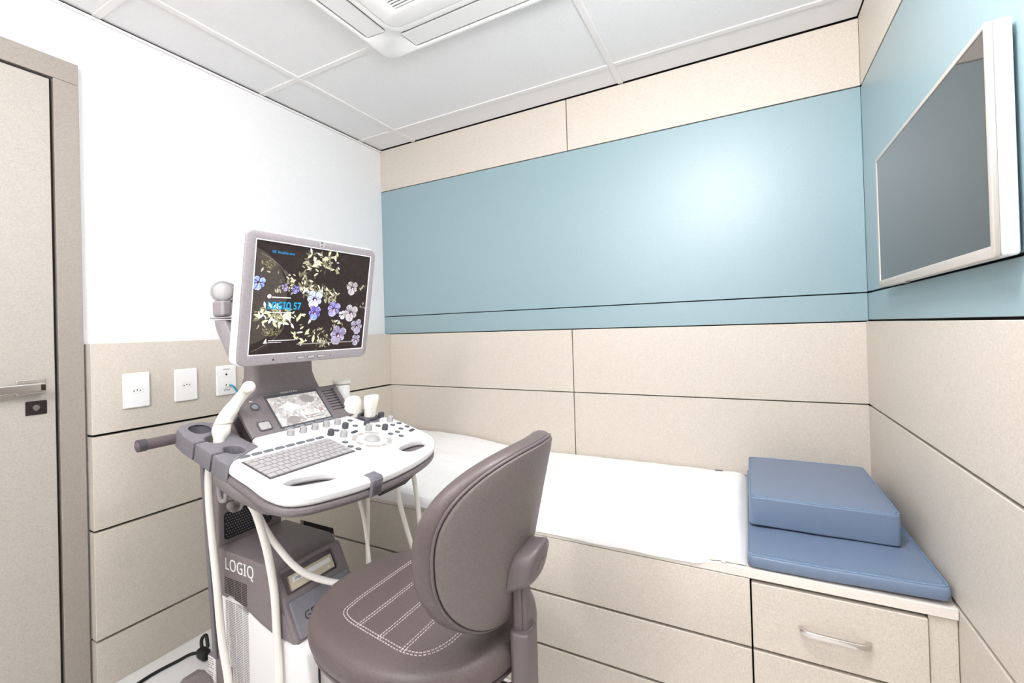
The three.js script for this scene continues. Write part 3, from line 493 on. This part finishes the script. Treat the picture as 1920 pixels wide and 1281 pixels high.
  const ph = at('probe_holder', lay(extrude(up(hold).reverse(), 0.052, 0.004, [up(smoothLoop([[-0.222, 0.205], [-0.205, 0.185], [-0.165, 0.185], [-0.145, 0.205], [-0.15, 0.235], [-0.19, 0.242], [-0.215, 0.23]], 40))]), -0.052), M.machineGrey, con);
  at('pocket_floor', lay(extrude(up([[-0.225, 0.18], [-0.14, 0.18], [-0.14, 0.245], [-0.225, 0.245]]).reverse(), 0.006), -0.05), M.black, ph);
  at('pocket_floor', lay(extrude(up([[-0.045, 0.185], [0.025, 0.185], [0.025, 0.245], [-0.045, 0.245]]).reverse(), 0.006), -0.05), M.black, ph);
  // holder on the right behind the touch panel
  const rh = at('probe_holder', lay(extrude(up([[-0.12, -0.22], [0.03, -0.222], [0.032, -0.3], [0.01, -0.335], [-0.12, -0.335]]).reverse(), 0.03, 0.004), -0.042), M.machineGrey, con);
  at('holder_ring', new THREE.TorusGeometry(0.03, 0.006, 12, 40).rotateX(Math.PI / 2), M.knobDark, rh, [-0.02, -0.006, -0.278]);
  at('holder_clip', new RoundedBoxGeometry(0.018, 0.022, 0.018, 2, 0.004), M.knobDark, rh, [0.008, 0, -0.318]);
  at('under_bracket', extrude([[0.07, 0], [0.26, 0], [0.25, -0.05], [0.205, -0.112], [0.07, -0.09]], 0.13, 0.004).translate(0, -0.07, -0.275), M.black, con);
}
// touch panel standing at the back of the console
{
  const th = Math.atan2(0.744, 0.668), tp = new THREE.Mesh(undefined, M.machineTray);
  // own axes: x to the user's right, y up the panel, z out of it
  const o = [[-0.19, 0.003], [0.189, 0.003], [0.189, 0.142], [0.185, 0.147], [-0.142, 0.147], [-0.19, 0.114]];
  tp.geometry = extrude(o, 0.012, 0.003).translate(0, 0, -0.012); tp.name = 'touch_panel'; tp.castShadow = tp.receiveShadow = true;
  tp.rotation.set(0, Math.PI / 2, 0); tp.rotateX(-(Math.PI / 2 - th)); tp.position.set(0.7575 - 0.7, 0.8945, 1.151 - 1.2); us.add(tp);
  at('rear_housing', extrude([[-0.183, 0.0], [0.182, 0.0], [0.182, 0.13], [-0.14, 0.13], [-0.183, 0.1]], 0.05, 0.008).translate(0, 0, -0.063), M.panelSide, tp);
  const art = canvasTex(640, 420, (g, w, h) => {
    g.fillStyle = '#b5b1ad'; g.fillRect(0, 0, w, h);
    for (let i = 0; i < 420; i++) { const x = rnd() * w, y = rnd() * h, r = 6 + 26 * rnd(); g.fillStyle = ['#8d8886', '#dcd8d4', '#a59f9b', '#f1eeea', '#c9c2bd', '#948a86'][i % 6]; g.globalAlpha = 0.55; g.beginPath(); g.ellipse(x, y, r, r * 0.6, rnd() * 3, 0, 7); g.fill(); }
    g.globalAlpha = 1; g.fillStyle = '#8f8a88'; g.beginPath(); g.ellipse(470, 90, 90, 60, 0.3, 0, 7); g.fill(); g.fillStyle = '#f4f2ef'; g.beginPath(); g.ellipse(210, 170, 80, 62, 0.2, 0, 7); g.fill(); g.fillStyle = '#8d8785'; g.beginPath(); g.ellipse(170, 360, 80, 60, 0, 0, 7); g.fill();
    g.fillStyle = '#ffffff'; g.font = 'bold 44px sans-serif'; g.fillText('LOGIQ S7', 250, 215); g.fillStyle = '#e8d6d2'; for (let i = 0; i < 26; i++) { g.beginPath(); g.ellipse(300 + 310 * rnd(), 270 + 60 * rnd(), 22, 13, rnd() * 3, 0, 7); g.fill(); }
    g.fillStyle = '#a98784'; g.beginPath(); g.ellipse(570, 285, 36, 24, -0.4, 0, 7); g.fill(); g.fillStyle = '#55504f'; g.fillRect(330, 335, 190, 8); g.fillRect(330, 372, 230, 6);
  });
  const sc = at('touch_screen', new THREE.PlaneGeometry(0.184, 0.112), new THREE.MeshPhysicalMaterial({ map: art, roughness: 0.5, emissive: 0xffffff, emissiveMap: art, emissiveIntensity: 0.25 }), tp, [0.001, 0.073, 0.0012]);
  sc.geometry = new RoundedBoxGeometry(0.184, 0.112, 0.001, 1, 0.0003);
  at('screen_rim', extrude(roundRect(0.196, 0.128, 0.003), 0.002, 0.0006, [roundRect(0.184, 0.112, 0.001, 0, -0.003)]).translate(0.001, 0.076, 0.0002), M.knobDark, tp);
  at('lettering', text('LOGIQ S7 Pro', 0.0072, 0.0004), M.white, tp, [-0.035, 0.1412 - 0.0005, 0.0003]);
  const pw = at('power_button', lathe([[0, 0.003], [0.008, 0.0028], [0.0098, 0.0015], [0.01, -0.0005]], 28).rotateX(Math.PI / 2), M.buttonTop, tp, [-0.138, 0.107, 0.0002]);
  at('button_ring', new THREE.TorusGeometry(0.0125, 0.0022, 10, 36), M.knobDark, pw, [0, 0, 0.0006]);
  at('lettering', text('On', 0.006, 0.0004), M.white, tp, [-0.147, 0.126, 0.0003]);
  const lt = at('light_button', extrude(roundRect(0.042, 0.034, 0.007), 0.004, 0.001), M.knobDark, tp, [-0.14, 0.034, -0.001]);
  at('button_top', extrude(roundRect(0.034, 0.026, 0.005), 0.004, 0.0012), M.knobGrey, lt, [0, 0, 0.0012]);
  for (let i = 0; i < 8; i++) {
    const y = 0.124 - i * 0.0118, s = at('slider_slot', cbox(0, 0, 0, 0.052, 0.0028, 0.001, 0.0004), M.black, tp, [0.142, y, 0.0003]);
    at('slider', [new RoundedBoxGeometry(0.008, 0.006, 0.008, 1, 0.0012)][0], M.knobDark, s, [0.017, 0, 0.004]);
  }
  for (let i = 0; i < 5; i++) at('soft_key', cbox(0, 0, 0, 0.03, 0.007, 0.003, 0.001), M.buttonTop, tp, [-0.072 + 0.037 * i, 0.0085, 0.001]);
}
// monitor on its neck
{
  const mon = new THREE.Mesh(extrude(roundRect(0.466, 0.388, 0.026, -0.004, -0.003), 0.034, 0.01).translate(0, 0, -0.037), M.white);
  mon.name = 'monitor'; mon.castShadow = mon.receiveShadow = true; mon.rotation.order = 'YXZ'; mon.rotation.set(0.1753, 1.5425, 0.0033); mon.position.set(0.826 - 0.7, 1.299, 1.172 - 1.2); us.add(mon);
  at('rear_cover', extrude(roundRect(0.38, 0.3, 0.05), 0.03, 0.012).translate(0, 0, -0.062), M.white, mon);
  at('bezel', extrude(roundRect(0.458, 0.38, 0.024, -0.004, -0.004), 0.008, 0.003, [roundRect(0.407, 0.3245, 0.002)]).translate(0, 0, -0.004), M.bezel, mon);
  at('bezel_edge', extrude(roundRect(0.411, 0.3285, 0.003), 0.003, 0.0008, [roundRect(0.4055, 0.323, 0.002)]).translate(0, 0, 0.0015), M.white, mon);
  const pic = canvasTex(1024, 816, (g, w, h) => {
    g.fillStyle = '#2a2321'; g.fillRect(0, 0, w, h);
    for (let i = 0; i < 900; i++) { g.globalAlpha = 0.25; g.fillStyle = i % 2 ? '#3b322f' : '#1f1a19'; g.fillRect(rnd() * w, rnd() * h, 8 + 30 * rnd(), 8 + 20 * rnd()); }
    g.globalAlpha = 0.16; g.fillStyle = '#c8bfae'; g.beginPath(); g.ellipse(-60, 400, 320, 350, 0, 0, 7); g.fill(); g.globalAlpha = 1;
    const leaf = (x, y, n, s, cols) => { for (let i = 0; i < n; i++) { const a = rnd() * 6.3, l = s * (0.5 + rnd()), px = x + (rnd() - 0.5) * s * 4.2, py = y + (rnd() - 0.5) * s * 2.2, dx = Math.cos(a) * l, dy = Math.sin(a) * l; g.fillStyle = cols[Math.floor(rnd() * cols.length)]; g.beginPath(); g.moveTo(px, py); g.quadraticCurveTo(px + dx * 0.5 - dy * 0.35, py + dy * 0.5 + dx * 0.35, px + dx, py + dy); g.quadraticCurveTo(px + dx * 0.5 + dy * 0.35, py + dy * 0.5 - dx * 0.35, px, py); g.fill(); } };
    const pale = ['#d9dcc6', '#b9bb98', '#8d8c6a', '#efeee2', '#c9c9a4', '#6d6a4e'], dim = ['#7d7860', '#5d5847', '#9a957c', '#4b4539', '#b3ae96'];
    for (const [x, y, n, s] of [[500, 90, 26, 42], [600, 110, 24, 46], [450, 170, 14, 36], [120, 190, 8, 34], [340, 260, 26, 40], [430, 330, 30, 40], [560, 330, 34, 38], [640, 370, 30, 34], [250, 330, 18, 36], [840, 300, 10, 26], [940, 290, 10, 30], [600, 760, 18, 30], [560, 660, 12, 30], [960, 440, 10, 26], [90, 640, 10, 22]]) leaf(x, y, n, s, dim);
    for (const [x, y, n, s] of [[140, 520, 34, 46], [230, 540, 30, 44], [300, 560, 16, 50], [440, 650, 12, 50], [410, 710, 8, 44], [520, 70, 14, 46], [610, 90, 12, 46], [330, 330, 14, 36], [480, 350, 16, 34], [600, 720, 12, 30], [730, 600, 14, 30], [620, 330, 12, 32]]) leaf(x, y, n, s, pale);
    g.fillStyle = '#8c8a58'; g.globalAlpha = 0.7; for (const [x, y] of [[130, 655], [190, 650], [110, 160]]) for (let i = 0; i < 60; i++) { const a = rnd() * 6.3, r = 44 * Math.sqrt(rnd()); g.fillRect(x + Math.cos(a) * r, y + Math.sin(a) * r * 0.7, 6, 5); } g.globalAlpha = 1;
    const pansy = (x, y, z, c1, c2, c3) => {                                       // five ruffled petals with streaks and a small dark heart
      const tilt = rnd() * 0.8 - 0.4;
      for (const [t, q, wd, c] of [[-2.3, 1.15, 0.75, c1], [-0.9, 1.2, 0.75, c1], [2.9, 1.0, 0.7, c2], [0.25, 1.0, 0.7, c2], [1.57, 1.25, 1.0, c3]]) {
        const a = t + tilt, n = 26, P = Array.from({ length: n + 1 }, (_, i) => { const f = i / n * 2 - 1, r = z * q * (Math.sqrt(Math.max(0.02, 1 - 0.72 * f * f)) + 0.09 * (rnd() - 0.5)); return [x + Math.cos(a + f * wd) * r, y + Math.sin(a + f * wd) * r * 0.95]; });
        const draw = () => { g.beginPath(); g.moveTo(x, y); P.forEach(([px, py]) => g.lineTo(px, py)); g.closePath(); };
        draw(); g.lineWidth = 6; g.strokeStyle = '#17131a'; g.stroke(); const gr = g.createRadialGradient(x, y, 0, x, y, z * q); gr.addColorStop(0, '#4a4064'); gr.addColorStop(0.35, c); gr.addColorStop(0.8, c); gr.addColorStop(1, '#d8d6df'); g.fillStyle = gr; draw(); g.fill();
        for (let i = 0; i < 12; i++) { const [px, py] = P[Math.floor(rnd() * n)]; g.strokeStyle = i % 2 ? 'rgba(255,255,255,0.35)' : 'rgba(40,30,60,0.3)'; g.lineWidth = 1.5 + 2 * rnd(); g.beginPath(); g.moveTo(x + (px - x) * 0.3, y + (py - y) * 0.3); g.lineTo(x + (px - x) * 0.95, y + (py - y) * 0.95); g.stroke(); }
      }
      g.fillStyle = '#2a1c3a'; g.beginPath(); g.ellipse(x, y + 0.05 * z, 0.3 * z, 0.2 * z, tilt, 0, 7); g.fill(); g.fillStyle = '#e2b0a8'; g.beginPath(); g.ellipse(x + 0.06 * z, y + 0.14 * z, 0.14 * z, 0.16 * z, tilt, 0, 7); g.fill();
    };
    pansy(40, 300, 46, '#7d93cf', '#5a6fb8', '#8da2d8'); pansy(500, 395, 66, '#b4c1e2', '#a9b7dc', '#cdd6ec'); pansy(510, 505, 52, '#5c53a6', '#4b429a', '#7c8fd6');
    pansy(690, 470, 58, '#7f79b8', '#7770ae', '#9a95c6'); pansy(860, 285, 54, '#8f8a86', '#9a9592', '#a8a3a0'); pansy(870, 500, 66, '#a39e9c', '#96918f', '#b4afad'); pansy(755, 690, 74, '#837b96', '#8b83a0', '#968ea8'); pansy(945, 620, 58, '#8a8498', '#7d778c', '#9a94a6'); pansy(950, 740, 44, '#8a8498', '#857f94', '#9a94a6'); pansy(330, 330, 30, '#4d479a', '#5d57a8', '#6a64b4'); pansy(240, 320, 26, '#7a6a9a', '#86769f', '#8c7ca8'); pansy(780, 520, 34, '#c3bfca', '#aaa6b4', '#d8d4de');
    g.fillStyle = '#1f7fb4'; g.font = 'bold 26px sans-serif'; g.fillText('GE Healthcare', 120, 78);
    g.fillStyle = '#ffffff'; g.beginPath(); g.arc(125, 392, 15, 0, 7); g.fill(); g.fillRect(145, 394, 150, 7);
    g.font = 'bold 76px sans-serif'; g.lineWidth = 3; g.strokeStyle = '#0a4a70'; g.save(); g.translate(112, 484); g.scale(0.8, 1); g.strokeText('LOGIQ S7', 0, 0); g.fillStyle = '#1d93c6'; g.fillText('LOGIQ S7', 0, 0); g.restore();
    g.fillStyle = '#f0f0f0'; for (let x = 140; x < 320; x += 12) g.fillRect(x, 506, 8, 6);
    g.beginPath(); g.moveTo(112, 722); g.lineTo(126, 700); g.lineTo(128, 722); g.lineTo(134, 738); g.lineTo(104, 738); g.fill(); for (let x = 140; x < 350; x += 11) g.fillRect(x, 716, 8, 6); for (let x = 140; x < 250; x += 11) g.fillRect(x, 731, 7, 4);
    g.strokeStyle = 'rgba(190,180,170,0.55)'; g.lineWidth = 3; g.beginPath(); g.moveTo(20, 795); g.quadraticCurveTo(260, 700, 265, 560); g.stroke(); g.beginPath(); g.moveTo(40, 90); g.quadraticCurveTo(190, 140, 240, 230); g.stroke();
    g.fillStyle = '#8a857f'; g.fillRect(375, 750, 540, 9);
  });
  const sm = new THREE.MeshPhysicalMaterial({ map: pic, roughness: 0.45, specularIntensity: 0.4, emissive: 0xffffff, emissiveMap: pic, emissiveIntensity: 0.42 });
  const s = at('screen', new THREE.BoxGeometry(0.406, 0.3235, 0.002), [M.black, M.black, M.black, M.black, sm, M.black], mon, [0, 0, 0.0008]);
  s.geometry = new THREE.PlaneGeometry(0.406, 0.3235); s.material = sm;
  at('screen_backing', new RoundedBoxGeometry(0.408, 0.326, 0.002, 1, 0.0005), M.black, mon, [0, 0, -0.001]);
  const em = at('emblem', cyl(0.0105, 0.0105, 0.0016, 32).rotateX(Math.PI / 2), M.knobDark, mon, [0, 0.176, 0.0042]);
  const ring = (r, t) => new THREE.TorusGeometry(r, t, 8, 36), curl = (x, y, a) => new THREE.TorusGeometry(0.0026, 0.0006, 6, 16, 4.6).rotateZ(a).translate(x, y, 0);
  at('emblem_script', join([ring(0.009, 0.0006), curl(-0.0028, 0.0022, 0.5), curl(0.0028, 0.0022, 3.4), curl(-0.0028, -0.0026, 2), curl(0.0028, -0.0026, 5)]), M.white, em, [0, 0, 0.001]);
  for (const x of [-0.039, -0.002, 0.034]) at('menu_button', loft(squircle(0.0125, 0.0042, 4, 32), [[1, 0], [0.95, 0.001], [0.6, 0.0014], [0.02, 0.0015]], (a, b, h) => [a, b, h]), M.knobGrey, mon, [x, -0.1795, 0.0042]);
  for (const x of [-0.039, -0.002, 0.034]) at('button_rim', loft(squircle(0.0136, 0.0052, 4, 32), [[1, 0], [0.95, 0.0004], [0.02, 0.0005]], (a, b, h) => [a, b, h]), M.knobDark, mon, [x, -0.1795, 0.004]);
  for (const [x, r] of [[0.07, 0.0016], [-0.129, 0.0028]]) at('indicator', new THREE.SphereGeometry(r, 12, 8), M.black, mon, [x, -0.1795, 0.0042]);
  part('neck', loft(roundRect(0.085, 0.26, 0.03), [[0.5, 0.86], [1.3, 0.862], [1.25, 0.95], [1.1, 1.0], [0.98, 1.03], [0.9, 1.06], [0.88, 1.12], [0.8, 1.128], [0.4, 1.13]], (a, b, h) => [0.61 + a * 0.9, h, 1.15 + b * 0.98]), M.machineDark, us);
  part('arm', [taperTube([[0.6, 1.07, 1.165], [0.625, 1.16, 1.165], [0.68, 1.26, 1.17], [0.755, 1.3, 1.17]], [0.035, 0.035, 0.04, 0.045], 30, 16), box(0.69, 0.735, 1.255, 1.335, 1.16, 1.36, 0.015)], M.bezel, us);
  const hg = part('arm_joint', cyl(0.031, 0.031, 0.03, 36).rotateX(Math.PI / 2).rotateY(0.75).translate(0.71, 1.319, 1.385), M.bezel, us);
  part('joint_cap', new THREE.SphereGeometry(0.026, 28, 14).scale(1, 1, 0.45).rotateY(0.75).translate(0.722, 1.319, 1.396), M.knobGrey, hg);
  part('arm_plate', [cbox(0.715, 1.272, 1.395, 0.05, 0.045, 0.03, 0.008), cbox(0.72, 1.246, 1.385, 0.08, 0.004, 0.05, 0.001)], M.bezel, us);
  part('arm_brace', extrude([[0.69, 1.24], [0.74, 1.24], [0.765, 1.2], [0.785, 1.13], [0.755, 1.13], [0.7, 1.21]], 0.03, 0.004).translate(0, 0, 1.375), M.bezel, us);
}

// ------------------------------------------------------------------ probes, bottle and cables
{
  const p = thing('ultrasound_probe', 'long white wand probe leaning in the left holder of the console', 'probe', [0.705, 0.86, 1.405]);
  part('handle', taperTube([[0.7, 0.868, 1.407], [0.7, 0.905, 1.402], [0.698, 0.95, 1.388], [0.716, 0.99, 1.372], [0.738, 1.03, 1.352], [0.757, 1.046, 1.35]], [0.009, 0.015, 0.0235, 0.021, 0.0195, 0.016, 0.015, 0.0175]), M.probe, p);
  part('collar', [new THREE.TorusGeometry(0.0222, 0.0016, 8, 36).rotateX(Math.PI / 2).rotateZ(0.05).translate(0.699, 0.947, 1.389)], M.cream, p);
  part('tip', lathe([[0, 0.012], [0.012, 0.011], [0.0165, 0.005], [0.0175, 0], [0.0165, -0.006], [0, -0.008]]).rotateX(0.9).rotateY(0.6).translate(0.765, 1.046, 1.358), M.probe, p);
  part('cable', tube([[0.7, 0.868, 1.407], [0.668, 0.84, 1.392], [0.6, 0.8, 1.378], [0.599, 0.721, 1.38], [0.609, 0.612, 1.38], [0.628, 0.475, 1.38], [0.648, 0.309, 1.38], [0.685, 0.197, 1.385], [0.74, 0.1, 1.42], [0.86, 0.04, 1.5], [0.9, 0.018, 1.6]], 0.0105, 100), M.cable, p);
  const q = thing('ultrasound_probe', 'white probe with flared flat head standing at the front of the right holder', 'probe', [0.79, 0.875, 0.915]);
  part('handle', loft(roundRect(0.05, 0.036, 0.014), [[0.5, 0.862], [0.85, 0.863], [0.86, 0.88], [0.9, 0.91], [1.06, 0.93], [1.12, 0.945], [1.1, 0.956], [1.0, 0.962], [0.5, 0.9635], [0.02, 0.964]], (a, b, y) => [0.79 + b * 0.9 + 0.14 * (y - 0.9), y, 0.918 + a]), M.probe, q);
  part('cable', tube([[0.79, 0.865, 0.915], [0.79, 0.8, 0.915], [0.86, 0.74, 0.935], [0.93, 0.684, 0.951], [0.93, 0.587, 0.928], [0.93, 0.446, 0.883], [0.93, 0.33, 0.842], [0.935, 0.26, 0.85], [0.945, 0.38, 0.835], [0.945, 0.5, 0.845], [0.94, 0.6, 0.852], [0.935, 0.69, 0.872], [0.86, 0.75, 0.9], [0.8, 0.79, 0.9]], 0.0088, 120), M.cable, q);
  const r = thing('ultrasound_probe', 'white convex probe with a broad round head behind the touch panel', 'probe', [0.72, 0.89, 0.94]);
  part('head', loft(squircle(0.04, 0.018, 2.4, 48), [[0.5, 0.872], [0.72, 0.874], [0.8, 0.89], [0.95, 0.905], [1.0, 0.92], [0.96, 0.936], [0.82, 0.95], [0.58, 0.958], [0.2, 0.962], [0.02, 0.962]], (a, b, y) => [0.735 + b - 0.1 * (y - 0.93), y, 0.948 + a]), M.probe, r);
  part('cable', tube([[0.73, 0.889, 0.945], [0.74, 0.82, 0.95], [0.84, 0.75, 1.0], [0.93, 0.696, 1.075], [0.93, 0.615, 1.077], [0.932, 0.515, 1.085], [0.93, 0.428, 1.084], [0.93, 0.36, 1.088], [0.944, 0.345, 1.092], [0.944, 0.43, 1.09], [0.944, 0.53, 1.098], [0.935, 0.634, 1.108], [0.92, 0.7, 1.12], [0.82, 0.76, 1.1], [0.76, 0.8, 1.04]], 0.006, 120), M.cable, r);
  const e = thing('gel_bottle', 'white bottle with a round lid behind the right corner of the touch panel', 'bottle', [0.655, 0.862, 0.93]);
  part('body', lathe([[0, 0.862], [0.026, 0.862], [0.028, 0.87], [0.0295, 0.99], [0.0295, 1.0], [0, 1.0]], 36).translate(0.655, 0, 0.928), M.white, e);
  part('lid', lathe([[0, 1.0002], [0.0315, 1.0002], [0.032, 1.004], [0.032, 1.014], [0.029, 1.0195], [0, 1.021]], 36).translate(0.655, 0, 0.928), M.probe, e);
  const c = thing('probe_cable', 'thick cream cable hanging from the hook under the console', 'cable', [0.85, 0.76, 1.4]);
  part('strand', tube([[0.83, 0.768, 1.385], [0.845, 0.755, 1.408], [0.85, 0.72, 1.397], [0.85, 0.609, 1.369], [0.85, 0.5, 1.352], [0.852, 0.463, 1.35], [0.856, 0.34, 1.349], [0.862, 0.227, 1.352], [0.88, 0.12, 1.38], [0.93, 0.02, 1.46], [0.9, 0.016, 1.58]], 0.0105, 110), M.cable, c);
  part('strand', tube([[0.83, 0.768, 1.385], [0.846, 0.752, 1.4], [0.85, 0.694, 1.384], [0.858, 0.609, 1.345], [0.9, 0.525, 1.3], [0.95, 0.47, 1.23], [0.975, 0.442, 1.17], [0.985, 0.4, 1.1], [0.97, 0.33, 1.03]], 0.009, 80), M.cable, c);
  const pc = thing('power_cable', 'black power cable lying on the white floor by the left wall', 'cable', [0.2, 0, 1.25]);
  part('cord', tube([[0.5, 0.1, 1.24], [0.36, 0.03, 1.22], [0.22, 0.012, 1.2], [0.15, 0.0055, 1.21], [0.14, 0.0055, 1.262], [0.132, 0.0055, 1.32], [0.134, 0.0055, 1.366], [0.16, 0.0055, 1.46], [0.24, 0.0055, 1.56]], 0.0055, 80), M.black, pc);
  part('plug', [cbox(0.21, 0.02, 1.205, 0.05, 0.034, 0.03, 0.008), tube([[0.19, 0.02, 1.2], [0.17, 0.05, 1.19], [0.2, 0.075, 1.19], [0.23, 0.05, 1.2]], 0.006, 24)], M.black, pc);
}
renderer.render(scene, camera);
